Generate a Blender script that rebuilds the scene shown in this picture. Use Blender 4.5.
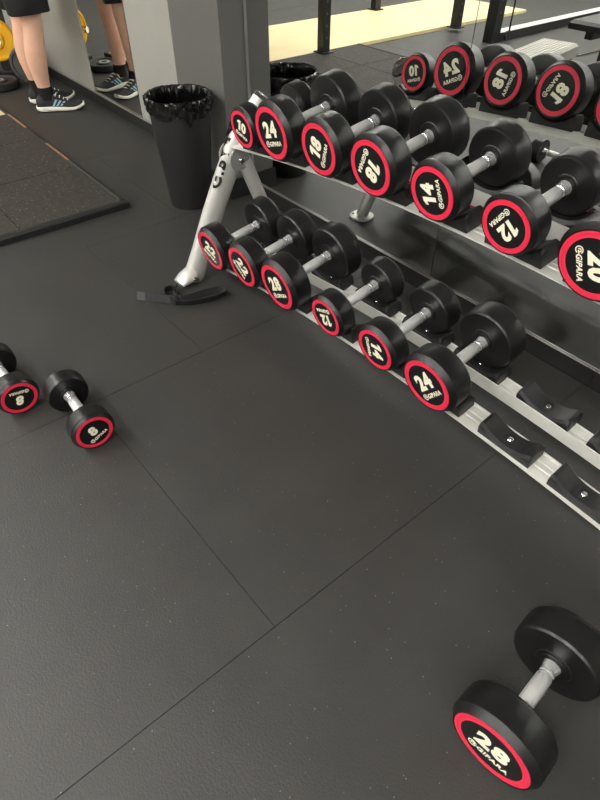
import bpy, bmesh, math, random
from mathutils import Vector, Matrix

random.seed(7)
for o in list(bpy.data.objects):
    bpy.data.objects.remove(o, do_unlink=True)
SC = bpy.context.scene
COL = SC.collection
PI = math.pi

# ------------------------------------------------------------------ camera
CAM_H = 1.34
pitch, yaw, roll = math.radians(43.431), math.radians(51.21), math.radians(0.181)
fw = Vector((-math.sin(yaw) * math.cos(pitch), math.cos(yaw) * math.cos(pitch), -math.sin(pitch)))
rt = Vector((math.cos(yaw), math.sin(yaw), 0))
up = rt.cross(fw)
r2 = rt * math.cos(roll) + up * math.sin(roll)
u2 = up * math.cos(roll) - rt * math.sin(roll)
cam_d = bpy.data.cameras.new('camera')
cam_d.sensor_fit = 'VERTICAL'
cam_d.sensor_height = 24.0
cam_d.lens = 577.3 / 800 * 24.0
cam_d.clip_start = 0.02
cam = bpy.data.objects.new('camera', cam_d)
COL.objects.link(cam)
cam.matrix_world = Matrix(((r2.x, u2.x, -fw.x, 0), (r2.y, u2.y, -fw.y, 0), (r2.z, u2.z, -fw.z, CAM_H), (0, 0, 0, 1)))
SC.camera = cam

# ------------------------------------------------------------------ world, exposure
w = bpy.data.worlds.new('world')
SC.world = w
w.use_nodes = True
w.node_tree.nodes['Background'].inputs[0].default_value = (0.5, 0.5, 0.48, 1)
w.node_tree.nodes['Background'].inputs[1].default_value = 0.05
SC.view_settings.view_transform = 'Standard'
SC.view_settings.look = 'None'
SC.view_settings.gamma = 1
SC.view_settings.use_curve_mapping = False
SC.view_settings.exposure = 0.0
LAMP_POWER = 54.0          # emission strength of the ceiling panels
CEIL_Z = 3.1
# x, y, length along x, width along y
LAMPS = [(x, y, 1.5, 0.30) for y in (-6.0, -3.6, -1.2) for x in (-7.4, -4.9, -2.4, 0.1, 2.6)]

# ------------------------------------------------------------------ materials
def s2l(c):
    return tuple(((v / 255) / 12.92 if v / 255 <= 0.04045 else ((v / 255 + 0.055) / 1.055) ** 2.4) for v in c)

def mat(name, rgb, rough=0.5, metal=0.0, spec=0.5, var=0.0, scale=20.0, bump=0.0, bscale=200.0, speck=None, emit=0.0, coat=0.0, rvar=0.0):
    m = bpy.data.materials.new(name)
    m.use_nodes = True
    nt = m.node_tree
    b = nt.nodes['Principled BSDF']
    c = s2l(rgb)
    b.inputs['Base Color'].default_value = (*c, 1)
    b.inputs['Roughness'].default_value = rough
    b.inputs['Metallic'].default_value = metal
    b.inputs['Specular IOR Level'].default_value = spec
    b.inputs['Coat Weight'].default_value = coat
    tc = nt.nodes.new('ShaderNodeTexCoord')
    col_out = None
    if var > 0:
        n = nt.nodes.new('ShaderNodeTexNoise')
        n.inputs['Scale'].default_value = scale
        n.inputs['Detail'].default_value = 6
        n.inputs['Roughness'].default_value = 0.65
        nt.links.new(tc.outputs['Object'], n.inputs['Vector'])
        rp = nt.nodes.new('ShaderNodeValToRGB')
        rp.color_ramp.elements[0].position = 0.3
        rp.color_ramp.elements[1].position = 0.7
        rp.color_ramp.elements[0].color = (*[v * (1 - var) for v in c], 1)
        rp.color_ramp.elements[1].color = (*[min(1, v * (1 + var)) for v in c], 1)
        nt.links.new(n.outputs['Fac'], rp.inputs['Fac'])
        col_out = rp.outputs['Color']
        if rvar > 0:
            mr = nt.nodes.new('ShaderNodeMapRange')
            mr.inputs['To Min'].default_value = rough - rvar
            mr.inputs['To Max'].default_value = rough + rvar
            nt.links.new(n.outputs['Fac'], mr.inputs['Value'])
            nt.links.new(mr.outputs['Result'], b.inputs['Roughness'])
    if speck:
        # sparse small flecks: (rgb, scale, threshold)
        srgb, ssc, th = speck
        v = nt.nodes.new('ShaderNodeTexVoronoi')
        v.inputs['Scale'].default_value = ssc
        nt.links.new(tc.outputs['Object'], v.inputs['Vector'])
        lt = nt.nodes.new('ShaderNodeMath'); lt.operation = 'LESS_THAN'
        lt.inputs[1].default_value = 0.22
        nt.links.new(v.outputs['Distance'], lt.inputs[0])
        sp = nt.nodes.new('ShaderNodeSeparateColor')
        nt.links.new(v.outputs['Color'], sp.inputs['Color'])
        gt = nt.nodes.new('ShaderNodeMath'); gt.operation = 'GREATER_THAN'
        gt.inputs[1].default_value = th
        nt.links.new(sp.outputs['Red'], gt.inputs[0])
        mu = nt.nodes.new('ShaderNodeMath'); mu.operation = 'MULTIPLY'
        nt.links.new(lt.outputs[0], mu.inputs[0]); nt.links.new(gt.outputs[0], mu.inputs[1])
        mu2 = nt.nodes.new('ShaderNodeMath'); mu2.operation = 'MULTIPLY'
        nt.links.new(mu.outputs[0], mu2.inputs[0]); nt.links.new(sp.outputs['Green'], mu2.inputs[1])
        mx = nt.nodes.new('ShaderNodeMix'); mx.data_type = 'RGBA'
        nt.links.new(mu2.outputs[0], mx.inputs['Factor'])
        if col_out: nt.links.new(col_out, mx.inputs[6])
        else: mx.inputs[6].default_value = (*c, 1)
        mx.inputs[7].default_value = (*s2l(srgb), 1)
        col_out = mx.outputs[2]
    if col_out:
        nt.links.new(col_out, b.inputs['Base Color'])
    if bump > 0:
        n2 = nt.nodes.new('ShaderNodeTexNoise')
        n2.inputs['Scale'].default_value = bscale
        n2.inputs['Detail'].default_value = 4
        nt.links.new(tc.outputs['Object'], n2.inputs['Vector'])
        bp = nt.nodes.new('ShaderNodeBump')
        bp.inputs['Strength'].default_value = bump
        bp.inputs['Distance'].default_value = 0.002
        nt.links.new(n2.outputs['Fac'], bp.inputs['Height'])
        nt.links.new(bp.outputs['Normal'], b.inputs['Normal'])
    if emit > 0:
        b.inputs['Emission Color'].default_value = (*c, 1)
        b.inputs['Emission Strength'].default_value = emit
    return m

M = {
    'tile': mat('rubber_floor_tile', (51, 50, 48), 0.5, spec=0.45, var=0.12, scale=5, bump=0.55, bscale=190, speck=((128, 125, 120), 150, 0.972), rvar=0.08),
    'joint': mat('floor_joint_dark', (18, 18, 18), 0.9),
    'mat_tile': mat('brown_granulate_mat', (54, 51, 47), 0.75, spec=0.3, var=0.3, scale=45, bump=0.7, bscale=150, speck=((165, 155, 140), 90, 0.75)),
    'mat_edge': mat('black_mat_edge', (20, 20, 20), 0.6),
    'copper': mat('worn_copper_strip', (150, 112, 80), 0.5, var=0.3, scale=18),
    'wood': mat('pale_plywood', (216, 199, 152), 0.5, var=0.06, scale=4),
    'wall': mat('grey_wall_paint', (152, 151, 143), 0.7, var=0.03, scale=3),
    'pillar': mat('dark_grey_pillar_paint', (92, 91, 88), 0.65, var=0.04, scale=4),
    'ceil': mat('ceiling_paint', (140, 139, 135), 0.8),
    'skirt': mat('black_skirting', (30, 30, 29), 0.5, var=0.1, scale=10),
    'alu': mat('brushed_aluminium', (216, 215, 208), 0.36, metal=0.2, var=0.05, scale=40),
    'strip': mat('aluminium_trim', (150, 149, 144), 0.3, metal=0.5),
    'chrome': mat('chrome', (225, 225, 225), 0.14, metal=1.0),
    'chrome_soft': mat('satin_chrome', (235, 235, 235), 0.24, metal=0.8),
    'silver': mat('silver_powder_coat', (198, 197, 192), 0.36, metal=0.35, var=0.03, scale=30),
    'bracket': mat('grey_cast_bracket', (150, 150, 148), 0.45, metal=0.3),
    'rubber': mat('black_rubber', (16, 16, 16), 0.38, spec=0.5, var=0.12, scale=30, bump=0.03, bscale=500),
    'saddle': mat('black_saddle_plastic', (28, 28, 28), 0.40, spec=0.5, var=0.1, scale=30, bump=0.2, bscale=400),
    'face': mat('black_face_plate', (14, 14, 14), 0.35),
    'red': mat('red_ring', (223, 47, 75), 0.4, var=0.04, scale=30),
    'cream': mat('cream_print', (236, 230, 206), 0.5),
    'bin': mat('black_bin_plastic', (36, 36, 36), 0.48, var=0.06, scale=20, bump=0.1, bscale=300),
    'bag': mat('black_bin_bag', (9, 9, 9), 0.16, spec=0.8),
    'strap': mat('black_webbing', (19, 19, 19), 0.7, bump=0.5, bscale=500),
    'strap_grey': mat('grey_webbing_end', (60, 60, 60), 0.7, bump=0.5, bscale=500),
    'skin': mat('skin', (226, 178, 152), 0.5, var=0.07, scale=9),
    'cloth': mat('black_shorts_cloth', (22, 23, 25), 0.8, var=0.1, scale=30),
    'shirt': mat('dark_shirt_cloth', (45, 50, 58), 0.85),
    'sock': mat('black_sock', (16, 16, 17), 0.9),
    'shoe': mat('black_shoe_knit', (34, 36, 37), 0.7, var=0.3, scale=90, bump=0.4, bscale=300),
    'sole': mat('cream_sole', (232, 228, 214), 0.5),
    'stripe': mat('pale_blue_stripe', (150, 190, 205), 0.5),
    'hair': mat('brown_hair', (50, 36, 26), 0.7),
    'yellow': mat('yellow_plate', (236, 178, 20), 0.45),
    'iron': mat('dark_iron', (34, 35, 36), 0.5, var=0.1, scale=20),
    'greyplate': mat('grey_plate', (88, 88, 86), 0.45, metal=0.3),
    'steel_black': mat('black_powder_steel', (22, 22, 24), 0.45),
    'stepgrey': mat('grey_step_top', (168, 166, 156), 0.5, bump=0.2, bscale=100),
    'pad': mat('black_bench_vinyl', (40, 40, 40), 0.4),
    'lamp': mat('lamp_diffuser', (255, 252, 246), 0.5, emit=LAMP_POWER),
    'lampbody': mat('lamp_housing', (60, 60, 60), 0.6),
    'farwall': mat('far_wall_paint', (185, 184, 178), 0.8),
}
# a real mirror: silvered glass
mm = bpy.data.materials.new('mirror_silver')
mm.use_nodes = True
b = mm.node_tree.nodes['Principled BSDF']
b.inputs['Base Color'].default_value = (0.80, 0.82, 0.80, 1)
b.inputs['Metallic'].default_value = 1.0
b.inputs['Roughness'].default_value = 0.0
M['mirror'] = mm
# knurled chrome
kn = mat('knurled_chrome', (236, 236, 234), 0.36, metal=0.6)
nt = kn.node_tree
tc = nt.nodes.new('ShaderNodeTexCoord')
wv = nt.nodes.new('ShaderNodeTexChecker'); wv.inputs['Scale'].default_value = 420
bp = nt.nodes.new('ShaderNodeBump'); bp.inputs['Strength'].default_value = 0.35; bp.inputs['Distance'].default_value = 0.0006
nt.links.new(tc.outputs['Object'], wv.inputs['Vector'])
nt.links.new(wv.outputs['Fac'], bp.inputs['Height'])
nt.links.new(bp.outputs['Normal'], nt.nodes['Principled BSDF'].inputs['Normal'])
M['knurl'] = kn

# ------------------------------------------------------------------ mesh helpers
def mesh(name, verts, faces, material, smooth=None):
    me = bpy.data.meshes.new(name)
    me.from_pydata([tuple(v) for v in verts], [], faces)
    me.update()
    bm = bmesh.new(); bm.from_mesh(me)
    bmesh.ops.recalc_face_normals(bm, faces=bm.faces)
    bm.to_mesh(me); bm.free()
    if smooth is not None:
        me.shade_smooth()
        me.set_sharp_from_angle(angle=math.radians(smooth))
    me.materials.append(material)
    return me

def put(name, me, parent=None, loc=(0, 0, 0), rot=None, mtx=None):
    o = bpy.data.objects.new(name, me)
    COL.objects.link(o)
    if parent: o.parent = parent
    if mtx is not None: o.matrix_local = mtx
    else:
        o.location = loc
        if rot: o.rotation_euler = rot
    return o

def tag(o, label, cat, group=None):
    o['label'] = label; o['category'] = cat
    if group: o['group'] = group
    return o

def thing(name, label, cat, loc=(0, 0, 0), rot=None, group=None):
    return tag(put(name, None, loc=loc, rot=rot), label, cat, group)

def struct(o):
    o['kind'] = 'structure'; return o

class MB:
    def __init__(s): s.v = []; s.f = []
    def add(s, v, f):
        n = len(s.v); s.v += [Vector(p) for p in v]; s.f += [[i + n for i in q] for q in f]; return s
    def box(s, x0, x1, y0, y1, z0, z1, m=None):
        v = [Vector(p) for p in ((x0, y0, z0), (x1, y0, z0), (x1, y1, z0), (x0, y1, z0), (x0, y0, z1), (x1, y0, z1), (x1, y1, z1), (x0, y1, z1))]
        if m is not None: v = [m @ p for p in v]
        return s.add(v, [(0, 3, 2, 1), (4, 5, 6, 7), (0, 1, 5, 4), (1, 2, 6, 5), (2, 3, 7, 6), (3, 0, 4, 7)])
    def bevbox(s, x0, x1, y0, y1, z0, z1, b):
        # box with chamfered top edges
        v = [(x0, y0, z0), (x1, y0, z0), (x1, y1, z0), (x0, y1, z0), (x0, y0, z1 - b), (x1, y0, z1 - b), (x1, y1, z1 - b), (x0, y1, z1 - b),
             (x0 + b, y0 + b, z1), (x1 - b, y0 + b, z1), (x1 - b, y1 - b, z1), (x0 + b, y1 - b, z1)]
        return s.add(v, [(0, 3, 2, 1), (0, 1, 5, 4), (1, 2, 6, 5), (2, 3, 7, 6), (3, 0, 4, 7), (4, 5, 9, 8), (5, 6, 10, 9), (6, 7, 11, 10), (7, 4, 8, 11), (8, 9, 10, 11)])
    def lathe(s, prof, n=40, axis='Z', close=True, m=None):
        # prof: list of (r, h)
        v = []; f = []
        for r, h in prof:
            for i in range(n):
                a = 2 * PI * i / n
                c, t = r * math.cos(a), r * math.sin(a)
                v.append((c, t, h) if axis == 'Z' else (c, h, t) if axis == 'Y' else (h, c, t))
        k = len(prof)
        for j in range(k - 1):
            for i in range(n):
                f.append((j * n + i, j * n + (i + 1) % n, (j + 1) * n + (i + 1) % n, (j + 1) * n + i))
        if close:
            f.append(tuple(range(n)))
            f.append(tuple((k - 1) * n + i for i in range(n)))
        if m is not None: v = [m @ Vector(p) for p in v]
        return s.add(v, f)
    def tube(s, pts, radii, n=16, ref=(1, 0, 0), caps=True):
        # swept elliptical tube; radii = list of (a along ref-ish side, b across) or floats
        pts = [Vector(p) for p in pts]; v = []; f = []
        for i, p in enumerate(pts):
            d = (pts[min(i + 1, len(pts) - 1)] - pts[max(i - 1, 0)]).normalized()
            side = Vector(ref); side = (side - d * side.dot(d)).normalized()
            oth = d.cross(side)
            ra = radii[i] if isinstance(radii, (list, tuple)) else radii
            a, b_ = ra if isinstance(ra, (list, tuple)) else (ra, ra)
            for k in range(n):
                t = 2 * PI * k / n
                v.append(p + side * (a * math.cos(t)) + oth * (b_ * math.sin(t)))
        for j in range(len(pts) - 1):
            for k in range(n):
                f.append((j * n + k, j * n + (k + 1) % n, (j + 1) * n + (k + 1) % n, (j + 1) * n + k))
        if caps:
            f.append(tuple(range(n))); f.append(tuple((len(pts) - 1) * n + k for k in range(n)))
        return s.add(v, f)
    def prism(s, poly, z0, z1):
        n = len(poly)
        v = [(x, y, z0) for x, y in poly] + [(x, y, z1) for x, y in poly]
        f = [tuple(range(n)), tuple(range(n, 2 * n))] + [(i, (i + 1) % n, n + (i + 1) % n, n + i) for i in range(n)]
        return s.add(v, f)
    def build(s, name, material, smooth=None):
        return mesh(name, s.v, s.f, material, smooth)

def text_mesh(name, s, material, size=1.0, shear=0.0, offset=0.0, extrude=0.02, spacing=1.0):
    cu = bpy.data.curves.new('tmp_text', 'FONT')
    cu.body = s; cu.size = size; cu.shear = shear; cu.offset = offset; cu.extrude = extrude
    cu.align_x = 'CENTER'; cu.align_y = 'CENTER'; cu.space_character = spacing
    cu.resolution_u = 3
    ob = bpy.data.objects.new('tmp_text', cu); COL.objects.link(ob)
    dg = bpy.context.evaluated_depsgraph_get(); dg.update()
    me = bpy.data.meshes.new_from_object(ob.evaluated_get(dg))
    me.name = name
    bpy.data.objects.remove(ob); bpy.data.curves.remove(cu)
    xs = [v.co.x for v in me.vertices]; ys = [v.co.y for v in me.vertices]
    cx, cy = (min(xs) + max(xs)) / 2, (min(ys) + max(ys)) / 2
    for v in me.vertices: v.co.x -= cx; v.co.y -= cy
    me.materials.clear(); me.materials.append(material)
    return me, max(xs) - min(xs), max(ys) - min(ys)

# ------------------------------------------------------------------ the room
YM = 1.72            # face of the mirror wall
X0, X1, Y0 = -9.0, 5.0, -8.5
fl = struct(put('floor', MB().box(X0, X1, Y0, YM + 0.03, -0.12, -0.004).build('floor', M['joint'])))

def clip(poly, ax, lim, keep_less):
    out = []
    for i in range(len(poly)):
        a, b_ = poly[i], poly[(i + 1) % len(poly)]
        ia = (a[ax] <= lim) == keep_less; ib = (b_[ax] <= lim) == keep_less
        if ia: out.append(a)
        if ia != ib:
            t = (lim - a[ax]) / (b_[ax] - a[ax])
            out.append((a[0] + t * (b_[0] - a[0]), a[1] + t * (b_[1] - a[1])))
    return out

TR = math.radians(0.94)
def tile_frame(px, py):     # tile lattice turned a degree against the wall
    return (px * math.cos(TR) - py * math.sin(TR), px * math.sin(TR) + py * math.cos(TR))
GAP = 0.0016
TL = 1.5                     # mats are 1 m wide and half as long again
for ci in range(-10, 7):
    bx = -0.52 + ci          # joint line at the column's low-x side
    off = {0: -0.19, 1: 0.356, 2: 0.797}[(-ci) % 3]
    for ri in range(-8, 3):
        by = off + ri * TL
        g = GAP / 2
        poly = [tile_frame(bx + g, by + g), tile_frame(bx + 1 - g, by + g), tile_frame(bx + 1 - g, by + TL - g), tile_frame(bx + g, by + TL - g)]
        for ax, lim, kl in ((0, X0, False), (0, X1, True), (1, Y0, False), (1, YM - 0.012, True)):
            if poly: poly = clip(poly, ax, lim, kl)
        if len(poly) < 3: continue
        h = random.uniform(-0.0006, 0.0006)
        put('rubber_tile', MB().prism(poly, -0.0039, h).build('rubber_tile', M['tile']), fl)

struct(put('ceiling', MB().box(X0, X1, Y0, YM, CEIL_Z, CEIL_Z + 0.1).build('ceiling', M['ceil'])))
struct(put('wall_front', MB().box(X0 - 0.1, X1 + 0.1, YM + 0.012, YM + 0.2, -0.12, CEIL_Z).build('wall_front', M['wall'])))
struct(put('wall_back', MB().box(X0 - 0.1, X1 + 0.1, Y0 - 0.15, Y0, -0.12, CEIL_Z).build('wall_back', M['farwall'])))
struct(put('wall_left', MB().box(X0 - 0.15, X0, Y0, YM + 0.012, -0.12, CEIL_Z).build('wall_left', M['farwall'])))
struct(put('wall_right', MB().box(X1, X1 + 0.15, Y0, YM + 0.012, -0.12, CEIL_Z).build('wall_right', M['farwall'])))
# painted wall panels standing flush with the mirrors
struct(put('trim_1', MB().box(X0, -4.541, YM - 0.004, YM + 0.0115, 0.0705, CEIL_Z).build('trim_1', M['wall'])))
struct(put('trim_2', MB().box(-3.796, -2.9, YM - 0.004, YM + 0.0115, 0.0705, CEIL_Z).build('trim_2', M['wall'])))
# pillar
PX0, PX1, PY = -3.001, -2.551, 1.585
struct(put('wall_pillar', MB().box(PX0, PX1, PY, YM + 0.0115, 0.0, CEIL_Z).build('wall_pillar', M['pillar'])))
# black skirting with a light capping line
SK = 0.0702
def skirting(name, x0, x1, y, depth=0.007):
    o = struct(put(name, MB().box(x0, x1, y - depth, y, 0.0, SK - 0.003).build(name, M['skirt'])))
    put('cap_strip', MB().box(x0, x1, y - depth - 0.001, y, SK - 0.0029, SK).build('cap_strip', M['strip']), o)
    return o
skirting('baseboard_left', X0, PX0 - 0.002, YM - 0.005)
skirting('baseboard_center', PX1 + 0.015, -0.534, YM - 0.0005)
skirting('baseboard_right', -0.532, X1, YM - 0.0005)
b1 = struct(put('baseboard_pillar', MB().box(PX0, PX1 + 0.012, PY - 0.012, PY - 0.0002, 0, 0.1).box(PX1 + 0.0002, PX1 + 0.012, PY - 0.0002, YM - 0.002, 0, 0.1).build('baseboard_pillar', M['skirt'])))

# mirrors: separate silvered panels with a polished edge
def mirror(x0, x1, label, edge_left=False, edge_right=False):
    t = thing('wall_mirror', label, 'mirror', ((x0 + x1) / 2, YM, SK))
    c = (x0 + x1) / 2
    put('glass_panel', MB().box(x0 - c, x1 - c, 0.0, 0.010, 0.002, 2.3).build('glass_panel', M['mirror']), t)
    if edge_left: put('edge_strip', MB().box(x0 - c - 0.014, x0 - c - 0.0004, -0.004, 0.010, 0.002, 2.3).build('edge_strip', M[edge_left]), t)
    if edge_right: put('edge_strip', MB().box(x1 - c + 0.0004, x1 - c + 0.010, -0.004, 0.010, 0.002, 2.3).build('edge_strip', M[edge_right]), t)
    put('back_line', MB().box(x0 - c - 0.0012, x1 - c + 0.0012, 0.0102, 0.0114, 0.002, 2.3).build('back_line', M['strip']), t)
mirror(-4.539, -3.808, 'narrow wall mirror reflecting the person in shorts', edge_right='joint')
mirror(-2.534, -1.2875, 'tall wall mirror panel beside the grey pillar', edge_left='strip')
mirror(-1.2845, -0.03, 'tall wall mirror panel behind the right half of the dumbbell rack')
mirror(-0.027, 1.25, 'tall wall mirror panel beyond the right end of the dumbbell rack')

# ceiling panels (the lamps that light the place)
for i, (x, y, l, wd) in enumerate(LAMPS):
    t = thing('ceiling_lamp', 'long white ceiling light panel', 'lamp', (x, y, CEIL_Z - 0.001), group='ceiling light panels')
    put('housing', MB().box(-l / 2 - 0.02, l / 2 + 0.02, -wd / 2 - 0.02, wd / 2 + 0.02, -0.05, 0).build('housing', M['lampbody']), t)
    put('diffuser', MB().box(-l / 2, l / 2, -wd / 2, wd / 2, -0.06, -0.0505).build('diffuser', M['lamp']), t)

# ------------------------------------------------------------------ dumbbell rack
def zb(x):                                     # the loaded rails bow along their length
    return -0.065 * (x + 1.1) ** 2 + 0.045 * (x + 1.1)
def dzb(x):
    return -0.13 * (x + 1.1) + 0.045
UP = dict(y=1.1985, z=0.612, s=0.155, off=0.024, near=-0.048)
LO = dict(y=1.0792, z=0.1556, s=0.1745, off=0.017, near=-0.040)
for T in (UP, LO): T['a'] = math.atan(T['s'])
def tp(T, x, yy, zz):
    a = T['a']
    return Vector((x, T['y'] + yy * math.cos(a) - zz * math.sin(a), T['z'] + zb(x) + yy * math.sin(a) + zz * math.cos(a)))
def tm(T, x, yy, zz):                          # frame on the tier (tilted, and following the bow)
    return Matrix.Translation(tp(T, x, yy, zz)) @ Matrix.Rotation(T['a'], 4, 'X') @ Matrix.Rotation(-math.atan(dzb(x)), 4, 'Y')

rack = thing('dumbbell_rack', 'two-tier silver dumbbell rack with slanted end frame against the mirror', 'rack', (-0.9, 1.25, 0))
RI = Matrix.Translation((0.9, -1.25, 0))
def rput(name, me, parent=None, m=None):
    # mesh in world coordinates, hung under the rack
    o = put(name, me, parent or rack)
    o.matrix_local = (RI if parent is None else Matrix.Identity(4)) @ (m if m is not None else Matrix.Identity(4))
    return o
FRONT = [(-0.001, -0.0015), (-0.001, 0.0025), (0.002, 0.0025), (0.003, 0.0), (0.026, 0.0), (0.028, -0.0025), (0.034, -0.0025), (0.036, 0.0), (0.044, 0.0), (0.046, -0.0025), (0.052, -0.0025), (0.054, 0.0), (0.076, 0.0), (0.077, 0.007), (0.081, 0.007), (0.081, -0.03), (0.076, -0.03), (0.075, -0.007), (0.012, -0.007), (0.002, -0.0015)]
REAR = [(0.0, -0.028), (0.0, 0.021), (0.0035, 0.021), (0.004, 0.0), (0.020, 0.0), (0.022, -0.0025), (0.030, -0.0025), (0.032, 0.0), (0.056, 0.0), (0.057, 0.004), (0.060, 0.004), (0.060, -0.028), (0.056, -0.028), (0.055, -0.007), (0.005, -0.007), (0.005, -0.028)]
RX0, RX1 = -1.93, 0.34
def rail(T, prof, y0):
    mb = MB(); v = []; f = []; n = len(prof); N = 26
    for i in range(N + 1):
        x = RX0 + (RX1 - RX0) * i / N
        v += [tp(T, x, y0 + a, b_) for a, b_ in prof]
    for i in range(N):
        for k in range(n):
            f.append((i * n + k, i * n + (k + 1) % n, (i + 1) * n + (k + 1) % n, (i + 1) * n + k))
    f.append(tuple(range(n))); f.append(tuple(N * n + k for k in range(n)))
    return mb.add(v, f).build('rail', M['alu'])
REAR_Y = 0.163
for T in (UP, LO):
    rput('front_rail', rail(T, FRONT, 0.0))
    rput('rear_rail', rail(T, REAR, REAR_Y))

# saddles: concave plastic cradles, screwed on
def saddle_mesh(base):
    ar = 0.106; hl = 0.0835; hw = 0.033; n = 12
    top = []
    for i in range(n + 1):
        x = -0.071 + 0.142 * i / n
        top.append((x, base + ar - math.sqrt(ar * ar - x * x)))
    e = top[-1][1]
    prof = [(-hl, 0.0), (-hl, e - 0.008), (-hl + 0.003, e - 0.001), (-0.074, e + 0.0005)] + top + [(0.074, e + 0.0005), (hl - 0.003, e - 0.001), (hl, e - 0.008), (hl, 0.0)]
    v = []; f = []; k = len(prof)
    for yy, ins, dz in ((-hw, 0.0, -0.009), (-hw + 0.007, 0.0, 0.0), (-hw + 0.010, 0.0, 0.0), (-hw + 0.013, 0.0, 0.0), (hw - 0.013, 0.0, 0.0), (hw - 0.010, 0, 0.0), (hw - 0.007, 0.0, 0.0), (hw, 0.0, -0.009)):
        for j, (x, z) in enumerate(prof):
            v.append((x, yy, z + (dz if 0 < j < k - 1 else 0)))
    for r in range(7):
        for j in range(k):
            f.append((r * k + j, r * k + (j + 1) % k, (r + 1) * k + (j + 1) % k, (r + 1) * k + j))
    f.append(tuple(range(k))); f.append(tuple(7 * k + j for j in range(k)))
    return MB().add(v, f).build('saddle', M['saddle'], 35)
SADDLE = {id(UP): saddle_mesh(0.0235), id(LO): saddle_mesh(0.0165)}
washer = MB().lathe([(0.0150, 0.0), (0.0150, 0.0016), (0.0115, 0.0012), (0.010, 0.0006)], 18).build('washer', M['rubber'], 30)
boltm = MB().lathe([(0.0080, 0.0), (0.0080, 0.0010), (0.0062, 0.0022), (0.002, 0.0025)], 14).build('bolt', M['chrome'], 30)
UX = [-1.762, -1.5609, -1.3311, -1.1121, -0.8964, -0.6722, -0.4455, -0.219]
LX = [-1.846, -1.6235, -1.3981, -1.158, -0.9258, -0.7099, -0.475, -0.249, -0.02]
for T, xs in ((UP, UX), (LO, LX)):
    base = 0.0235 if T is UP else 0.0165
    for x in xs:
        for y0 in (0.042, REAR_Y + 0.042):
            s = put('saddle', SADDLE[id(T)], rack)
            s.matrix_local = RI @ tm(T, x, y0, 0.0004)
            w_ = put('washer', washer, s, (0, 0, base - 0.0002))
            put('bolt', boltm, s, (0, 0, base + 0.0008))

# end frames: slanted oval tube, rear leg with round flange, cast joint
def end_frame(FX, sgn):
    z_ = lambda z: z
    path = [(FX - 0.055, 1.0, 0.004), (FX - 0.055, 1.06, 0.115), (FX - 0.05, 1.127, 0.262), (FX - 0.035, 1.19, 0.40), (FX - 0.015, 1.245, 0.52), (FX + 0.005, 1.30, 0.605), (FX + 0.02, 1.352, 0.668)]
    rput('upright', MB().tube(path, [(0.034, 0.047)] * len(path), 24).build('upright', M['silver'], 40))
    rput('end_cap', MB().tube([(FX + 0.0201, 1.3522, 0.6682), (FX + 0.0215, 1.360, 0.678), (FX + 0.022, 1.363, 0.681)], [(0.0345, 0.0475), (0.032, 0.044), (0.02, 0.03)], 24).build('end_cap', M['chrome'], 40))
    rl = [(FX, 1.262, 0.47), (FX - 0.01, 1.335, 0.30), (FX - 0.025, 1.41, 0.126), (FX - 0.035, 1.462, 0.010)]
    rput('rear_leg', MB().tube(rl, 0.029, 20).build('rear_leg', M['silver'], 40))
    fl_ = rput('flange', MB().lathe([(0.062, 0.0), (0.062, 0.007), (0.058, 0.010), (0.0, 0.010)], 28, close=True, m=Matrix.Translation((FX - 0.035, 1.462, 0.001))).build('flange', M['silver'], 35))
    for a in (0.6, 2.6, 4.2):
        rput('bolt', boltm, m=Matrix.Translation((FX - 0.035 + 0.047 * math.cos(a), 1.462 + 0.047 * math.sin(a), 0.0112)))
    # foot shoe of the front tube
    rput('foot', MB().tube([(FX - 0.042, 0.925, 0.014), (FX - 0.045, 0.955, 0.026), (FX - 0.05, 1.0, 0.036)], [(0.036, 0.012), (0.042, 0.024), (0.040, 0.034)], 20).build('foot', M['silver'], 40))
    rput('foot_bolt', MB().lathe([(0.013, 0), (0.013, 0.006), (0.008, 0.009)], 14, axis='X', m=Matrix.Translation((FX - 0.005, 0.985, 0.028))).build('foot_bolt', M['chrome'], 30))
    # cast joint plates on both sides, bolted through
    d = Vector((0, 0.63, 0.776)); 
    for s in (-1, 1):
        mt = Matrix.Translation((FX - 0.018 + s * 0.038, 1.232, 0.482)) @ Matrix.Rotation(-0.05, 4, 'X')
        pl = MB().lathe([(0.044, -0.004), (0.044, 0.004)], 26, axis='X', m=mt)
        rput('joint_plate', pl.build('joint_plate', M['bracket'], 30))
        rput('joint_bolt', MB().lathe([(0.013, 0.0), (0.013, 0.005), (0.009, 0.008)] if s > 0 else [(0.013, 0.0), (0.013, -0.005), (0.009, -0.008)], 14, axis='X', m=Matrix.Translation((FX - 0.018 + s * 0.0421, 1.238, 0.476))).build('joint_bolt', M['chrome'], 30))
    # brackets that carry the rails
    for T in (UP, LO):
        x = FX + 0.004
        v = [tp(T, x, 0.083, -0.003), tp(T, x, 0.161, -0.003), tp(T, x, 0.161, -0.03), tp(T, x, 0.083, -0.03)]
        v += [p + Vector((0.075, 0, 0)) for p in v]
        rput('rail_bracket', MB().add(v, [(0, 1, 2, 3), (4, 5, 6, 7), (0, 1, 5, 4), (1, 2, 6, 5), (2, 3, 7, 6), (3, 0, 4, 7)]).build('rail_bracket', M['silver']))
end_frame(-1.93, -1)
end_frame(0.30, 1)

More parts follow.
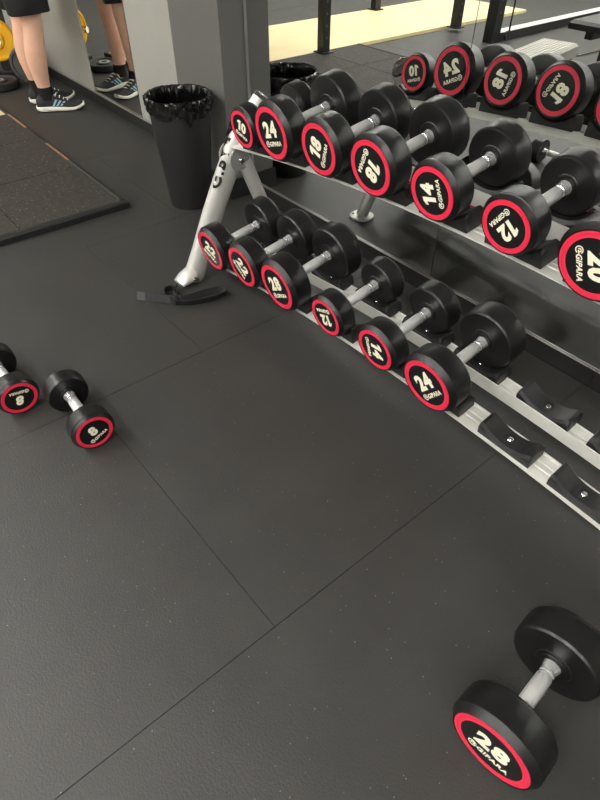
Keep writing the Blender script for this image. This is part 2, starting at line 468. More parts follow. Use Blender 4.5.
# ------------------------------------------------------------------ dumbbells
def number_mesh(t):
    if t[0] != '1': return text_mesh('number', t, M['cream'], 1.0, 0.08, 0.052, 0.012, 1.14)
    me, wd, ht = text_mesh('digit', t[1], M['cream'], 1.0, 0.08, 0.052, 0.012, 1.0)
    h = ht / 2; sh = lambda x, y: (x + 0.08 * y, y)
    x0 = -wd / 2 - 0.09 - 0.24
    poly = [sh(x0 + 0.03, -h), sh(x0 + 0.24, -h), sh(x0 + 0.24, h), sh(x0 + 0.07, h), sh(x0 - 0.13, h - 0.13), sh(x0 - 0.13, h - 0.30), sh(x0 + 0.03, h - 0.22)]
    mb = MB().add([v.co for v in me.vertices], [tuple(p.vertices) for p in me.polygons]).prism(poly, -0.012, 0.012)
    c = ((wd / 2) + (x0 - 0.13)) / 2
    for v in mb.v: v.x -= c
    return mb.build('number', M['cream']), wd + 0.46, ht
NUM = {t: number_mesh(t) for t in ('8', '10', '12', '14', '18', '20', '22', '24', '28')}
NAME = text_mesh('brand_name', 'GIPARA', M['cream'], 1.0, 0.22, 0.03, 0.012, 1.06)
def swirl():
    mb = MB()
    def arc(cx, cy, r, w_, a0, a1, n=16):
        v = []; f = []
        for i in range(n + 1):
            a = a0 + (a1 - a0) * i / n
            for rr in (r - w_ / 2, r + w_ / 2):
                for z in (-0.012, 0.012):
                    v.append((cx + rr * math.cos(a), cy + rr * math.sin(a), z))
        for i in range(n):
            b0, b1 = i * 4, i * 4 + 4
            f += [(b0 + 1, b0 + 3, b1 + 3, b1 + 1), (b0, b1, b1 + 2, b0 + 2), (b0, b0 + 1, b1 + 1, b1), (b0 + 2, b1 + 2, b1 + 3, b0 + 3)]
        mb.add(v, f)
    arc(0, 0, 0.5, 0.15, 0.5, 5.6)
    arc(0.05, 0.02, 0.22, 0.15, -1.2, 4.0)
    mb.box(0.05, 0.58, -0.16, -0.02, -0.012, 0.012)
    return mb.build('swirl_mark', M['cream'])
SWIRL = swirl()

HEADS = {}
RK = 1.165                     # head radius over ring radius
def head_mesh(R, t):
    k = (round(R, 4), round(t, 4))
    if k in HEADS: return HEADS[k]
    ro = R / RK
    b_ = 0.14 * R
    prof = [(0.001, 0.0015), (ro * 1.0, 0.0015), (ro * 1.005, 0.0), (ro * 1.03, -0.0005), (R - 0.0025, b_ * 0.95), (R, b_ * 1.15),
            (R, t - 0.030), (R * 0.992, t - 0.027), (R * 0.990, t - 0.012), (R * 0.975, t - 0.006), (R * 0.94, t - 0.001), (R * 0.90, t), (R * 0.42, t), (R * 0.40, t + 0.0015), (0.030, t + 0.0015), (0.029, t + 0.004), (0.022, t + 0.005), (0.001, t + 0.005)]
    h = MB().lathe(prof, 56, axis='Y').build('head', M['rubber'], 17)
    ring = MB().lathe([(ro * 0.80, 0.0014), (ro * 0.80, -0.0002), (ro * 0.895, -0.0002), (ro * 0.897, 0.0009), (ro * 0.912, 0.0009), (ro * 0.914, -0.0002), (ro * 0.985, -0.0002), (ro * 0.985, 0.0014), (ro * 0.80, 0.0014)], 48, axis='Y', close=False).build('ring', M['red'], 30)
    disc = MB().lathe([(0.001, 0.0002), (ro * 0.795, 0.0002), (ro * 0.795, 0.0014), (0.001, 0.0014)], 40, axis='Y').build('face_plate', M['face'], 30)
    HEADS[k] = (h, ring, disc)
    return HEADS[k]
HAND = {}
def handle_mesh(l):
    k = round(l, 4)
    if k not in HAND:
        g = l / 2 - 0.028
        grip = MB().lathe([(0.0145, -g), (0.0168, -g + 0.004), (0.0172, 0.0), (0.0168, g - 0.004), (0.0145, g)], 24, axis='Y').build('grip', M['knurl'], 40)
        cols = []
        for s in (-1, 1):
            cols.append(MB().lathe([(0.0140, s * (g - 0.003)), (0.0140, s * (g + 0.004)), (0.0165, s * (g + 0.006)), (0.0165, s * (g + 0.010)), (0.0152, s * (g + 0.012)), (0.0200, s * (l / 2 + 0.001))], 24, axis='Y').build('collar', M['chrome_soft'], 17))
        HAND[k] = (grip, cols)
    return HAND[k]

def dumbbell(num, R, t, hl, mtx, a_near, a_far, label, group):
    L = 2 * t + hl
    root = thing('dumbbell', label, 'dumbbell', group=group)
    root.matrix_world = mtx
    ro = R / RK
    for side, ang in ((0, a_near), (1, a_far)):
        h, ring, disc = head_mesh(R, t)
        hm = Matrix.Translation((0, -L / 2, 0)) if side == 0 else Matrix.Translation((0, L / 2, 0)) @ Matrix.Rotation(PI, 4, 'Z')
        ho = put('head', h, root, mtx=hm)
        put('ring', ring, ho); put('face_plate', disc, ho)
        A = Matrix.Rotation(math.radians(ang), 4, (0, -1, 0))
        X = Matrix.Rotation(PI / 2, 4, 'X')
        me, wd, ht = NUM[num]
        sc = 0.62 * ro / ht
        S = Matrix.Diagonal((sc * 1.0, sc, 0.02, 1))
        put('number', me, ho, mtx=A @ Matrix.Translation((0, -0.0004, 0.155 * ro)) @ X @ S)
        me, wd, ht = NAME
        sc = 0.80 * ro / wd
        S = Matrix.Diagonal((sc, sc * 1.05, 0.02, 1))
        put('brand_name', me, ho, mtx=A @ Matrix.Translation((0.11 * ro, -0.0004, -0.385 * ro)) @ X @ S)
        sc = 0.21 * ro
        S = Matrix.Diagonal((sc, sc, 0.02, 1))
        put('swirl_mark', SWIRL, ho, mtx=A @ Matrix.Translation((-0.42 * ro, -0.0004, -0.375 * ro)) @ X @ S)
    grip, cols = handle_mesh(hl - 0.010)
    hd = put('handle', grip, root)
    for c in cols: put('collar', c, hd)
    return root

RING = {'8': 0.0570, '10': 0.0631, '12': 0.0667, '14': 0.0703, '18': 0.0770, '20': 0.0791, '22': 0.0807, '24': 0.0827, '28': 0.0858}
THK = {'8': 0.060, '10': 0.062, '12': 0.067, '14': 0.070, '18': 0.077, '20': 0.078, '22': 0.078, '24': 0.080, '28': 0.082}
HL = 0.160
def on_rack(T, x, num, a_near, a_far, label):
    R = RING[num] * RK; t = THK[num]; L = 2 * t + HL
    c = tp(T, x, T['near'] + 0.5 * (0.079 * 2 + HL), R + T['off'])
    m = Matrix.Translation(c) @ Matrix.Rotation(T['a'], 4, 'X')
    dumbbell(num, R, t, HL, m, a_near, a_far, label, 'round dumbbells on the rack')
on_rack(UP, UX[0], '10', -16, -18, 'small black dumbbell marked 10 at the left end of the top tier')
on_rack(UP, UX[1], '24', 18, -26, 'black dumbbell marked 24 with red ring on the top tier')
on_rack(UP, UX[2], '18', 72, -78, 'black dumbbell on the top tier with its 18 reading upwards, next to the 24')
on_rack(UP, UX[3], '18', -114, 114, 'black dumbbell on the top tier with its 18 upside down, next to the 14')
on_rack(UP, UX[4], '14', 110, 60, 'black dumbbell marked 14 on the top tier between an 18 and the 12')
on_rack(UP, UX[5], '12', -126, 40, 'black dumbbell marked 12 on the top tier beside the 20')
on_rack(UP, UX[6], '20', -74, 120, 'black dumbbell marked 20 cut by the right edge of the picture')
on_rack(LO, LX[0], '22', -22, 30, 'black dumbbell marked 22 at the left end of the lower tier by the frame tube')
on_rack(LO, LX[1], '22', -46, -60, 'black dumbbell marked 22 on the lower tier, right beside the 28')
on_rack(LO, LX[2], '28', 28, 80, 'large black dumbbell marked 28 on the lower tier')
on_rack(LO, LX[3], '12', -158, 10, 'small black dumbbell on the lower tier with its 12 upside down')
on_rack(LO, LX[4], '14', -80, 30, 'black dumbbell marked 14 on the lower tier between the 12 and the 24')
on_rack(LO, LX[5], '24', 52, -20, 'black dumbbell marked 24 at the right end of the lower tier by the empty saddles')

def on_floor(num, near, ang_axis, R, t, hl, a_near, a_far, label):
    # near: face centre (x, y); ang_axis: direction of the bar from near to far face
    L = 2 * t + hl
    a = math.radians(ang_axis)
    c = Vector((near[0] + math.cos(a) * L / 2, near[1] + math.sin(a) * L / 2, R + 0.0008))
    m = Matrix.Translation(c) @ Matrix.Rotation(a - PI / 2, 4, 'Z')
    dumbbell(num, R, t, hl, m, a_near, a_far, label, 'round dumbbells on the floor')
on_floor('28', (-0.037, 0.499), 94.4, 0.0966, 0.082, 0.152, 4, 60, 'large black dumbbell marked 28 lying on the floor at lower right')
on_floor('8', (-1.322, 0.267), 178.4, 0.0672, 0.062, 0.145, 26, 60, 'small black dumbbell marked 8 standing on the floor, wholly in view')
on_floor('8', (-1.615, 0.143), 181, 0.0668, 0.062, 0.145, 170, 20, 'small black dumbbell on the floor with its 8 upside down, cut by the left edge')

# lettering down the slanted frame tube, and a label at its top end
def lettering(s, FX, y, z, slope, size, roll_):
    me, wd, ht = text_mesh('lettering', s, M['steel_black'], 1.0, 0.15, 0.03, 0.01, 1.05)
    k = size / ht
    d = Vector((0, math.cos(slope), math.sin(slope)))
    n = (Vector((0, -math.sin(slope), math.cos(slope))) * math.cos(roll_) + Vector((-1, 0, 0)) * math.sin(roll_)).normalized()
    if roll_ < 0: n = (Vector((0, -math.sin(slope), math.cos(slope))) * math.cos(roll_) + Vector((1, 0, 0)) * math.sin(-roll_)).normalized()
    upv = n.cross(d)
    # bend the text round the oval tube
    nm = me.copy()
    c = Vector((FX, y, z))
    for v in nm.vertices:
        a = v.co.y * k / 0.037
        off = math.atan2(n.dot(Vector((-1, 0, 0))), n.dot(Vector((0, -math.sin(slope), math.cos(slope)))))
        th = off - a
        p = c + d * (v.co.x * k) + Vector((-1, 0, 0)) * (0.0348 * math.sin(th)) + Vector((0, -math.sin(slope), math.cos(slope))) * (0.0478 * math.cos(th))
        v.co = p
    rput('lettering', nm)
lettering('GIPARA', -1.951, 1.222, 0.475, math.radians(65.5), 0.054, -0.05)

# ------------------------------------------------------------------ webbing strap round the frame foot
def ribbon(pts, width, thick, lean=0.0):
    v = []; f = []
    pts = [Vector(p) for p in pts]
    for i, p in enumerate(pts):
        d = (pts[min(i + 1, len(pts) - 1)] - pts[max(i - 1, 0)]); d.z = 0; d.normalize()
        n = Vector((-d.y, d.x, 0)); upv = Vector((0, 0, 1)) * math.cos(lean) + n * math.sin(lean)
        nn = n * math.cos(lean) - Vector((0, 0, 1)) * math.sin(lean)
        for a, b_ in ((0, 0), (1, 0), (1, 1), (0, 1)):
            v.append(p + upv * (width * a) + nn * (thick * (b_ - 0.5)))
    for i in range(len(pts) - 1):
        for k in range(4):
            f.append((i * 4 + k, i * 4 + (k + 1) % 4, i * 4 + 4 + (k + 1) % 4, i * 4 + 4 + k))
    f.append((0, 1, 2, 3)); e = (len(pts) - 1) * 4; f.append((e, e + 1, e + 2, e + 3))
    return v, f
def smooth_path(pts, n=6):
    P = [Vector(p) for p in pts]; out = []
    for i in range(len(P) - 1):
        p0, p1, p2, p3 = P[max(i - 1, 0)], P[i], P[i + 1], P[min(i + 2, len(P) - 1)]
        for k in range(n):
            t = k / n
            out.append(0.5 * ((2 * p1) + (p2 - p0) * t + (2 * p0 - 5 * p1 + 4 * p2 - p3) * t * t + (3 * p1 - p0 - 3 * p2 + p3) * t ** 3))
    out.append(P[-1]); return out
st = thing('webbing_strap', 'black webbing strap with a loop round the foot of the rack', 'strap', (-1.93, 0.88, 0))
SI = Matrix.Translation((1.93, -0.88, 0))
def sput(name, vf, m):
    o = put(name, MB().add(*vf).build(name, M[m], 40), st); o.matrix_local = SI; return o
sput('loop', ribbon(smooth_path([(-1.965, 0.905, 0.002), (-1.915, 0.862, 0.002), (-1.865, 0.862, 0.002), (-1.845, 0.90, 0.002), (-1.835, 0.98, 0.002), (-1.815, 1.035, 0.002), (-1.79, 1.03, 0.002), (-1.795, 0.96, 0.002), (-1.825, 0.885, 0.002), (-1.862, 0.845, 0.002)]), 0.030, 0.004, 0.35), 'strap')
sput('tail', ribbon(smooth_path([(-1.862, 0.842, 0.003), (-1.90, 0.808, 0.003), (-1.945, 0.772, 0.003), (-1.962, 0.758, 0.003)]), 0.034, 0.004, -0.5), 'strap')
sput('tail_end', ribbon(smooth_path([(-1.962, 0.758, 0.003), (-1.975, 0.747, 0.003), (-1.99, 0.735, 0.003)]), 0.034, 0.004, -0.5), 'strap_grey')
sput('ring', ribbon(smooth_path([(-1.855, 0.85, 0.002), (-1.885, 0.868, 0.002), (-1.925, 0.89, 0.002), (-1.962, 0.885, 0.002), (-1.965, 0.852, 0.002), (-1.925, 0.832, 0.002), (-1.88, 0.832, 0.002), (-1.852, 0.842, 0.002)]), 0.026, 0.004, 0.1), 'strap')

# ------------------------------------------------------------------ waste bin with liner
BX, BY, BH = -2.655, 1.395, 0.515
bn = thing('waste_bin', 'tall tapered black waste bin with crumpled bag before the grey pillar', 'bin', (BX, BY, 0))
put('bin_body', MB().lathe([(0.001, 0.0), (0.104, 0.0), (0.107, 0.004), (0.150, BH - 0.012), (0.156, BH - 0.010), (0.156, BH), (0.149, BH), (0.103, 0.012), (0.001, 0.012)], 48).build('bin_body', M['bin'], 35), bn)
rr = random.Random(3)
v = []; f = []; N = 200
ph = [rr.uniform(0, 6.28) for _ in range(12)]
rows = [(0.118, 0.16, 0.004), (0.126, 0.24, 0.006), (0.132, 0.31, 0.008), (0.137, 0.38, 0.009), (0.1405, 0.43, 0.008), (0.1430, BH - 0.03, 0.008), (0.1450, BH - 0.010, 0.006), (0.1475, BH + 0.006, 0.003), (0.153, BH + 0.010, 0.003)]
rows += [(0.1580 - 0.00125 * k, BH + 0.004 - 0.0085 * k, 0.0060) for k in range(9)]
for j, (r, z, am) in enumerate(rows):
    for i in range(N):
        a = 2 * PI * i / N
        nz = math.sin(11 * a + ph[0] + 0.55 * j) * 0.5 + math.sin(19 * a + ph[1] - 0.75 * j) * 0.45 + math.sin(37 * a + ph[2] + 0.35 * j + 1.2 * math.sin(4 * a)) * 0.45 + rr.uniform(-0.22, 0.22)
        out = j >= 8
        dr = am * (abs(nz) if out else -abs(nz))
        dz = 0.008 * math.sin(5 * a + ph[3]) * (1 if j in (0, len(rows) - 1) else 0.2) + rr.uniform(-0.002, 0.002)
        if j >= 14: dz += -0.04 * math.exp(-((a - 6.05) / 0.10) ** 2) * (j - 13) / 4
        v.append(((r + dr) * math.cos(a), (r + dr) * math.sin(a), z + dz))
for j in range(len(rows) - 1):
    for i in range(N):
        f.append((j * N + i, j * N + (i + 1) % N, (j + 1) * N + (i + 1) % N, (j + 1) * N + i))
put('bag_liner', MB().add(v, f).build('bag_liner', M['bag'], 40), bn)

# ------------------------------------------------------------------ lifting platform: rubber mats beside pale boards
pf = thing('lifting_platform', 'raised lifting platform with brown rubber mats, black edge and pale boards', 'platform', (-4.2, -0.6, 0))
PI_ = Matrix.Translation((4.2, 0.6, 0))
def pput(name, mb, m, sm=None, parent=None):
    o = put(name, mb.build(name, M[m], sm), parent or pf); o.matrix_local = PI_; return o
PH = 0.030
MX0, MX1, MY0, MY1 = -4.58, -2.80, -0.95, 1.095
pput('edge_strip', MB().bevbox(MX1 - 0.03, MX1 + 0.012, MY0, MY1 + 0.012, 0.001, PH + 0.004, 0.006), 'mat_edge')
pput('edge_strip', MB().bevbox(-5.75, MX1 - 0.031, MY1 - 0.022, MY1 + 0.012, 0.001, PH + 0.002, 0.006), 'mat_edge')
pput('edge_strip', MB().bevbox(MX0, MX1 - 0.031, MY0, MY0 + 0.03, 0.001, PH + 0.002, 0.006), 'mat_edge')
ys = [1.072, 0.56, 0.06, -0.44, MY0 + 0.031]
xs = [MX1 - 0.032, -3.42, -4.0, MX0]
for i in range(len(xs) - 1):
    for j in range(len(ys) - 1):
        pput('mat_tile', MB().bevbox(xs[i + 1] + 0.002, xs[i] - 0.002, ys[j + 1] + 0.002, ys[j] - 0.002, 0.001, PH + random.uniform(-0.001, 0.001), 0.003), 'mat_tile')
for x0, x1 in ((-3.86, -3.52), (-4.56, -4.22)):
    pput('copper_strip', MB().box(x0, x1, 1.074, 1.088, PH + 0.0025, PH + 0.0045), 'copper')
pput('light_strip', MB().box(-3.51, -2.86, 1.078, 1.083, PH + 0.0024, PH + 0.0032), 'greyplate')
for y0, y1 in ((0.0, 1.07), (-1.3, -0.003), (-2.5, -1.303), (-3.6, -2.503)):
    pput('board', MB().bevbox(-5.73, -4.585, y0, y1, 0.001, PH, 0.002), 'wood')

# ------------------------------------------------------------------ things behind the photographer, seen in the mirror
def holes_post(mb_parent_put, x, y, w_, d_, h):
    o = mb_parent_put('upright', MB().box(x - w_ / 2, x + w_ / 2, y - d_ / 2, y + d_ / 2, 0.0, h), 'steel_black')
    return o
pr = thing('power_rack', 'black steel power rack with drilled uprights on the pale boards', 'rack', (-5.06, -1.3, PH))
def prput(name, mb, m, sm=None):
    o = put(name, mb.build(name, M[m], sm), pr); o.matrix_local = Matrix.Translation((5.06, 1.3, -PH)); return o
ringm = MB().lathe([(0.011, 0.0), (0.011, 0.002), (0.006, 0.0025)], 10, axis='X').build('hole_ring', M['greyplate'], 30)
for (x, y) in ((-4.53, -0.46), (-4.47, -2.21), (-5.66, -0.46), (-5.67, -2.22)):
    o = prput('upright', MB().box(x - 0.04, x + 0.04, y - 0.04, y + 0.04, PH, 2.35), 'steel_black')
    prput('base_plate', MB().box(x - 0.07, x + 0.07, y - 0.06, y + 0.06, PH + 0.001, PH + 0.010), 'steel_black')
    for k in range(9):
        q = put('hole_ring', ringm, o); q.location = (x + 0.0402, y, PH + 0.12 + 0.09 * k)
for y in (-0.46, -2.21):
    prput('cross_beam', MB().box(-5.6, -4.57, y - 0.035, y + 0.035, 2.2, 2.3), 'steel_black')
for x in (-4.5, -5.65):
    prput('side_beam', MB().box(x - 0.035, x + 0.035, -2.17, -0.50, 2.2, 2.3), 'steel_black')

cm = thing('cable_column', 'thick black drilled steel column with a cable, reflected in the mirror', 'gym machine', (-3.93, -2.1, 0))
put('column', MB().box(-0.055, 0.055, -0.055, 0.055, 0, 2.4).build('column', M['steel_black']), cm)
put('base_beam', MB().box(-0.05, 0.05, -2.6, -0.06, 0.005, 0.075).build('base_beam', M['steel_black']), cm)
put('beam_cap', MB().box(-0.052, 0.052, -2.6, -0.06, 0.0755, 0.082).build('beam_cap', M['alu']), cm)
put('cable', MB().tube([(0.12, -0.10, 0.03), (0.10, -0.10, 2.3)], 0.008, 8).build('cable', M['steel_black'], 40), cm)
put('pulley', MB().lathe([(0.04, -0.012), (0.04, 0.012)], 20, axis='X', m=Matrix.Translation((0.11, -0.10, 0.06))).build('pulley', M['iron'], 30), cm)
for k in range(8):
    put('hole_ring', ringm, cm, (0.0552, 0.0, 0.25 + 0.10 * k))

sp = thing('aerobic_step', 'low grey aerobic step with ribbed top, reflected in the mirror', 'step', (-3.13, -1.73, 0), (0, 0, -0.175))
put('deck', MB().bevbox(-0.17, 0.17, -0.39, 0.39, 0.03, 0.13, 0.02).build('deck', M['stepgrey'], 30), sp)
rb = MB().box(-0.005, 0.005, -0.35, 0.35, 0, 0.006).build('rib', M['stepgrey'])
for k in range(9): put('rib', rb, sp, (-0.136 + 0.034 * k, 0, 0.1301))
for s in (-1, 1): put('foot', MB().bevbox(-0.15, 0.15, s * 0.30 - 0.06, s * 0.30 + 0.06, 0.0, 0.0295, 0.004).build('foot', M['iron']), sp)

bc = thing('flat_bench', 'black padded flat bench on a steel frame, reflected in the mirror', 'bench', (-2.61, -1.85, 0))
put('pad', MB().bevbox(-0.15, 0.15, -0.62, 0.45, 0.37, 0.43, 0.02).build('pad', M['pad'], 30), bc)
put('spine', MB().box(-0.03, 0.03, -0.55, 0.38, 0.31, 0.369).build('spine', M['steel_black']), bc)
for y in (-0.5, 0.05):
    put('leg', MB().box(-0.03, 0.03, y - 0.03, y + 0.03, 0.05, 0.309).build('leg', M['steel_black']), bc)
    put('foot_bar', MB().box(-0.22, 0.22, y - 0.03, y + 0.03, 0.0, 0.0495).build('foot_bar', M['steel_black']), bc)

tag(put('steel_bar', MB().tube([(-3.09, -2.25, 0.013), (-3.03, -3.3, 0.013)], 0.012, 12).build('steel_bar', M['chrome'], 40)), 'thin steel bar lying on the floor behind the grey step in the mirror', 'bar')

# ------------------------------------------------------------------ plates by the left wall
def plate_mesh(R, r, t, name, m):
    return MB().lathe([(r, -t / 2), (R * 0.42, -t / 2), (R * 0.46, -t * 0.28), (R * 0.80, -t * 0.28), (R * 0.84, -t / 2), (R - 0.008, -t / 2), (R, -t / 2 + 0.008), (R, t / 2 - 0.008), (R - 0.008, t / 2), (R * 0.84, t / 2), (R * 0.80, t * 0.28), (R * 0.46, t * 0.28), (R * 0.42, t / 2), (r, t / 2), (r, -t / 2)], 40, axis='Y', close=False).build(name, M[m], 30)
ws = thing('plate_stand', 'black weight plate stand with chrome pegs by the left wall', 'plate rack', (-5.66, 1.476, 0), (0, 0, 1.0))
put('base', MB().bevbox(-0.17, 0.17, -0.13, 0.13, 0.0, 0.06, 0.01).build('base', M['steel_black']), ws)
put('post', MB().box(-0.05, 0.05, -0.05, 0.05, 0.061, 1.2).build('post', M['steel_black']), ws)
for z in (0.28, 0.75):
    for s in (-1, 1):
        put('peg', MB().lathe([(0.025, s * 0.051), (0.025, s * (0.26 if s < 0 else 0.12)), (0.022, s * (0.265 if s < 0 else 0.125))], 18, axis='Y', m=Matrix.Translation((0, 0, z))).build('peg', M['chrome'], 30), ws)
def plate(label, m, R, loc, rot, collar=True):
    o = thing('weight_plate', label, 'weight plate', loc, rot, 'weight plates by the left wall')
    put('disc', plate_mesh(R, 0.026, 0.05, 'disc', m), o)
    put('hub_ring', MB().lathe([(0.0255, -0.027), (0.045, -0.027), (0.045, 0.027), (0.0255, 0.027), (0.0255, -0.027)], 24, axis='Y', close=False).build('hub_ring', M['chrome'], 30), o)
    return o
a5 = 1.0
plate('yellow weight plate on a peg of the stand at the left edge', 'yellow', 0.145, (-5.66 + 0.14 * math.sin(a5), 1.476 - 0.14 * math.cos(a5), 0.28), (0, 0, a5))
plate('grey weight plate leaning upright behind the person\'s legs', 'greyplate', 0.135, (-5.30, 1.52, 0.1375), (0.08, 0, 0.9))
plate('black weight plate lying flat on the floor near the left edge', 'iron', 0.155, (-5.36, 1.275, 0.0275), (PI / 2, 0, 0))

# ------------------------------------------------------------------ the person at the narrow mirror
pe = thing('person', 'person in black shorts and black running shoes facing the narrow mirror', 'person', (-4.66, 1.42, 0))
PEI = Matrix.Translation((4.66, -1.42, 0))
def peput(name, me, parent=None):
    o = put(name, me, parent or pe)
    if parent is None: o.matrix_local = PEI
    return o
def skin_mesh(name, nodes, edges, m, sub=2):
    me = bpy.data.meshes.new(name)
    me.from_pydata([n[0] for n in nodes], edges, [])
    ob = bpy.data.objects.new('tmp_skin', me); COL.objects.link(ob)
    md = ob.modifiers.new('s', 'SKIN'); md.use_smooth_shade = True; md.branch_smoothing = 0.3
    sv = me.skin_vertices[0].data
    for i, n in enumerate(nodes):
        r = n[1]; sv[i].radius = r if isinstance(r, tuple) else (r, r)
        sv[i].use_root = (i == 0)
    ss = ob.modifiers.new('u', 'SUBSURF'); ss.levels = sub; ss.render_levels = sub
    dg = bpy.context.evaluated_depsgraph_get(); dg.update()
    out = bpy.data.meshes.new_from_object(ob.evaluated_get(dg))
    out.name = name
    bpy.data.objects.remove(ob); bpy.data.meshes.remove(me)
    out.materials.clear(); out.materials.append(m)
    out.shade_smooth()
    return out
nodes = []; edges = []
def nd(p, r, par=None):
    nodes.append((Vector(p), r))
    if par is not None: edges.append((par, len(nodes) - 1))
    return len(nodes) - 1
pel = nd((-4.665, 1.38, 0.99), 0.15)
b1_ = nd((-4.665, 1.38, 1.15), 0.14, pel)
b2_ = nd((-4.665, 1.39, 1.35), 0.16, b1_)
b3_ = nd((-4.665, 1.38, 1.50), 0.14, b2_)
nk = nd((-4.665, 1.385, 1.60), 0.062, b3_)
h0 = nd((-4.665, 1.40, 1.68), 0.078, nk)
h1 = nd((-4.665, 1.40, 1.76), 0.098, h0)
h2 = nd((-4.665, 1.395, 1.84), 0.080, h1)
nose = nd((-4.665, 1.52, 1.745), 0.014, h1)
for s in (-1, 1): nd((-4.665 + s * 0.105, 1.39, 1.75), 0.018, h1)
LEGS = {1: [(-4.555, 1.375, 0.92, 0.105), (-4.545, 1.385, 0.72, 0.098), (-4.54, 1.40, 0.565, 0.073), (-4.545, 1.402, 0.505, 0.070), (-4.55, 1.385, 0.44, 0.067), (-4.555, 1.368, 0.345, 0.076), (-4.56, 1.365, 0.25, 0.062), (-4.565, 1.372, 0.15, 0.045), (-4.57, 1.375, 0.085, 0.045), (-4.545, 1.44, 0.05, 0.040)],
        -1: [(-4.775, 1.375, 0.92, 0.105), (-4.785, 1.39, 0.72, 0.098), (-4.79, 1.41, 0.565, 0.073), (-4.79, 1.412, 0.505, 0.070), (-4.79, 1.395, 0.44, 0.067), (-4.79, 1.38, 0.345, 0.076), (-4.79, 1.38, 0.25, 0.062), (-4.79, 1.39, 0.15, 0.045), (-4.79, 1.395, 0.085, 0.045), (-4.78, 1.46, 0.05, 0.040)]}
for s in (1, -1):
    pv = pel
    for (x, y, z, r) in LEGS[s]: pv = nd((x, y, z), r, pv)
for s in (-1, 1):
    sh = nd((-4.665 + s * 0.20, 1.38, 1.48), 0.062, b3_)
    el = nd((-4.665 + s * 0.26, 1.36, 1.18), 0.044, sh)
    wr = nd((-4.665 + s * 0.25, 1.50, 0.99), 0.028, el)
    pa = nd((-4.665 + s * 0.245, 1.55, 0.93), (0.020, 0.036), wr)
    for k, l in ((-1.5, 0.06), (-0.5, 0.075), (0.5, 0.08), (1.5, 0.07)):
        f1 = nd((-4.665 + s * 0.245 + 0.003 * k, 1.575 + 0.014 * k, 0.895 + 0.012 * k), 0.0095, pa)
        f2 = nd((-4.665 + s * 0.235 + 0.003 * k, 1.59 + 0.014 * k, 0.895 + 0.012 * k - l * 0.55), 0.0085, f1)
        nd((-4.665 + s * 0.22 + 0.003 * k, 1.585 + 0.014 * k, 0.895 + 0.012 * k - l), 0.0075, f2)
    t1 = nd((-4.665 + s * 0.215, 1.575, 0.955), 0.011, pa)
    nd((-4.665 + s * 0.205, 1.60, 0.93), 0.009, t1)
body = peput('body', skin_mesh('body', nodes, edges, M['skin']))

def cloth_tube(mb, rings, n=26, wob=0.0, sd=0):
    rg = random.Random(sd); v = []; f = []
    for j, (x, y, z, rx, ry) in enumerate(rings):
        for i in range(n):
            a = 2 * PI * i / n
            k = 1 + wob * math.sin(5 * a + j * 0.7 + sd)
            v.append((x + rx * k * math.cos(a), y + ry * k * math.sin(a), z + 0.006 * math.sin(2 * a + sd)))
    for j in range(len(rings) - 1):
        for i in range(n): f.append((j * n + i, j * n + (i + 1) % n, (j + 1) * n + (i + 1) % n, (j + 1) * n + i))
    mb.add(v, f)
sm_ = MB()
for s in (1, -1):
    kx, ky = LEGS[s][2][0], LEGS[s][2][1]; hx, hy = LEGS[s][0][0], LEGS[s][0][1]
    cloth_tube(sm_, [(kx + s * 0.004, ky - 0.006, 0.592, 0.112, 0.126), (kx + s * 0.004, ky - 0.006, 0.600, 0.118, 0.132), (kx, ky - 0.010, 0.70, 0.124, 0.136), (hx, hy - 0.005, 0.84, 0.128, 0.145), (hx - s * 0.02, hy, 0.93, 0.128, 0.150), (hx - s * 0.04, hy, 1.02, 0.10, 0.13)], wob=0.03, sd=s)
cloth_tube(sm_, [(-4.665, 1.375, 0.86, 0.19, 0.13), (-4.665, 1.375, 0.95, 0.205, 0.155), (-4.665, 1.38, 1.10, 0.175, 0.150)], wob=0.01)
peput('shorts', sm_.build('shorts', M['cloth'], 50))
tm_ = MB()
cloth_tube(tm_, [(-4.665, 1.378, 1.02, 0.20, 0.165), (-4.665, 1.38, 1.15, 0.185, 0.160), (-4.665, 1.39, 1.35, 0.20, 0.18), (-4.665, 1.385, 1.50, 0.195, 0.155), (-4.665, 1.38, 1.56, 0.12, 0.11), (-4.665, 1.38, 1.60, 0.075, 0.075)], wob=0.01)
for s in (-1, 1):
    tm_.tube([(-4.665 + s * 0.15, 1.38, 1.51), (-4.665 + s * 0.21, 1.375, 1.44), (-4.665 + s * 0.245, 1.365, 1.27)], [0.08, 0.078, 0.07], 18, ref=(0, 1, 0))
peput('shirt', tm_.build('shirt', M['shirt'], 50))
peput('hair', MB().lathe([(0.001, 0.10), (0.05, 0.093), (0.088, 0.065), (0.107, 0.02), (0.104, -0.03), (0.095, -0.05)], 24, close=False, m=Matrix.Translation((-4.665, 1.382, 1.815))).build('hair', M['hair'], 60))

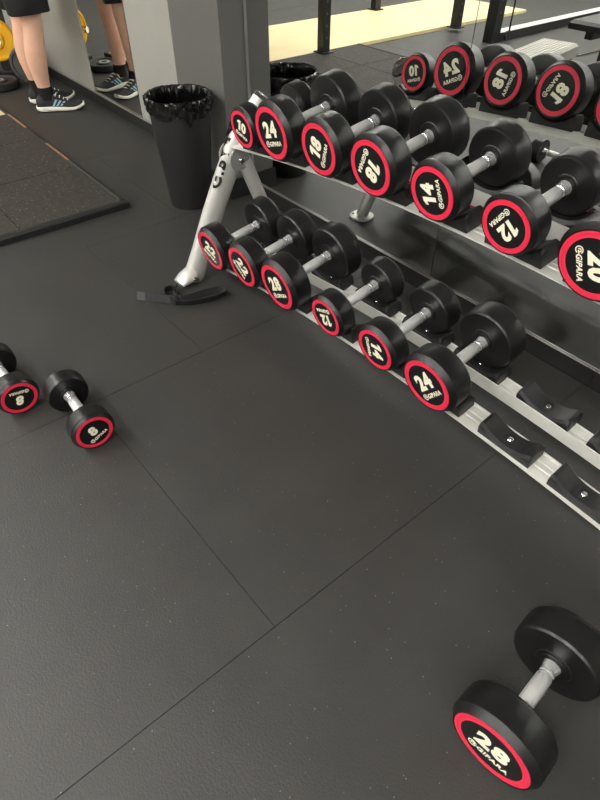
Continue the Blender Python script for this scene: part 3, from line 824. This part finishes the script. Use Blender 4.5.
def shoe(hx, hy, ang, label=None):
    # local: heel at x = 0, toe at x = 0.31
    L_ = 0.315
    secs = [(0.0, 0.030, 0.075), (0.015, 0.040, 0.098), (0.05, 0.044, 0.112), (0.09, 0.043, 0.112), (0.13, 0.044, 0.100), (0.17, 0.050, 0.082), (0.21, 0.054, 0.064), (0.25, 0.053, 0.052), (0.285, 0.043, 0.044), (0.308, 0.022, 0.036)]
    n = 18
    def loft(secs, fz0, fz1, grow, shrink_top):
        v = []; f = []
        for x, hw, h in secs:
            z0, z1 = fz0(x, h), fz1(x, h)
            for i in range(n):
                t = 2 * PI * i / n
                cy, cz = math.cos(t), math.sin(t)
                e = 0.55
                yy = math.copysign(abs(cy) ** e, cy) * (hw + grow); zz = (math.copysign(abs(cz) ** e, cz) + 1) / 2
                yy *= 1 - shrink_top * zz ** 2
                v.append((x, yy, z0 + (z1 - z0) * zz))
        for j in range(len(secs) - 1):
            for i in range(n): f.append((j * n + i, j * n + (i + 1) % n, (j + 1) * n + (i + 1) % n, (j + 1) * n + i))
        f.append(tuple(range(n))); f.append(tuple((len(secs) - 1) * n + i for i in range(n)))
        return v, f
    mt = Matrix.Translation((hx, hy, 0)) @ Matrix.Rotation(ang, 4, 'Z')
    mid = lambda x: 0.040 - 0.012 * min(1, max(0, (x - 0.08) / 0.15)) + 0.016 * max(0, (x - 0.25) / 0.06) ** 2
    bot = lambda x: 0.001 + 0.016 * max(0, (x - 0.23) / 0.08) ** 2 + 0.010 * max(0, (0.03 - x) / 0.03) ** 2
    vv, ff = loft(secs, lambda x, h: mid(x) - 0.012, lambda x, h: max(h, mid(x) + 0.01), 0.0, 0.38)
    up_ = put('shoe', MB().add([mt @ Vector(p) for p in vv], ff).build('shoe', M['shoe'], 60), pe); up_.matrix_local = PEI
    secs2 = [(-0.006, 0.026, 0)] + [(x, hw, h) for x, hw, h in secs[1:]] + [(0.318, 0.016, 0)]
    vv, ff = loft(secs2, lambda x, h: bot(x), lambda x, h: mid(x), 0.006, 0.0)
    put('sole', MB().add([mt @ Vector(p) for p in vv], ff).build('sole', M['sole'], 50), up_)
    # three stripes on both flanks, laces
    for sd in (-1, 1):
        for k in range(3):
            x0 = 0.115 + 0.026 * k
            st_ = MB()
            pts = [(x0 - 0.012, 0.0490, 0.040), (x0 + 0.002, 0.0485, 0.040), (x0 + 0.030, 0.0380, 0.076 - 0.007 * k), (x0 + 0.016, 0.0380, 0.078 - 0.007 * k)]
            v8 = [mt @ Vector((a, sd * (b_ + e), c)) for e in (-0.010, 0.0015) for a, b_, c in pts]
            put('stripe', st_.add(v8, [(0, 1, 2, 3), (4, 5, 6, 7), (0, 1, 5, 4), (1, 2, 6, 5), (2, 3, 7, 6), (3, 0, 4, 7)]).build('stripe', M['stripe']), up_)
    for k in range(4):
        x0 = 0.135 + 0.024 * k; z0 = 0.103 - 0.0125 * k
        put('lace', MB().tube([mt @ Vector((x0, -0.022, z0 - 0.006)), mt @ Vector((x0 + 0.006, 0, z0 + 0.002)), mt @ Vector((x0, 0.022, z0 - 0.006))], 0.0035, 8, ref=(0, 0, 1)).build('lace', M['sole'], 40), up_)
shoe(-4.595, 1.300, math.radians(68))
shoe(-4.805, 1.322, math.radians(80))
for s in (1, -1):
    a = LEGS[s]
    peput('sock', MB().tube([(a[8][0], a[8][1], 0.075), (a[8][0], a[8][1], 0.11), (a[7][0], a[7][1], 0.150), (a[7][0], a[7][1], 0.158)], [0.050, 0.050, 0.051, 0.049], 22).build('sock', M['sock'], 40))
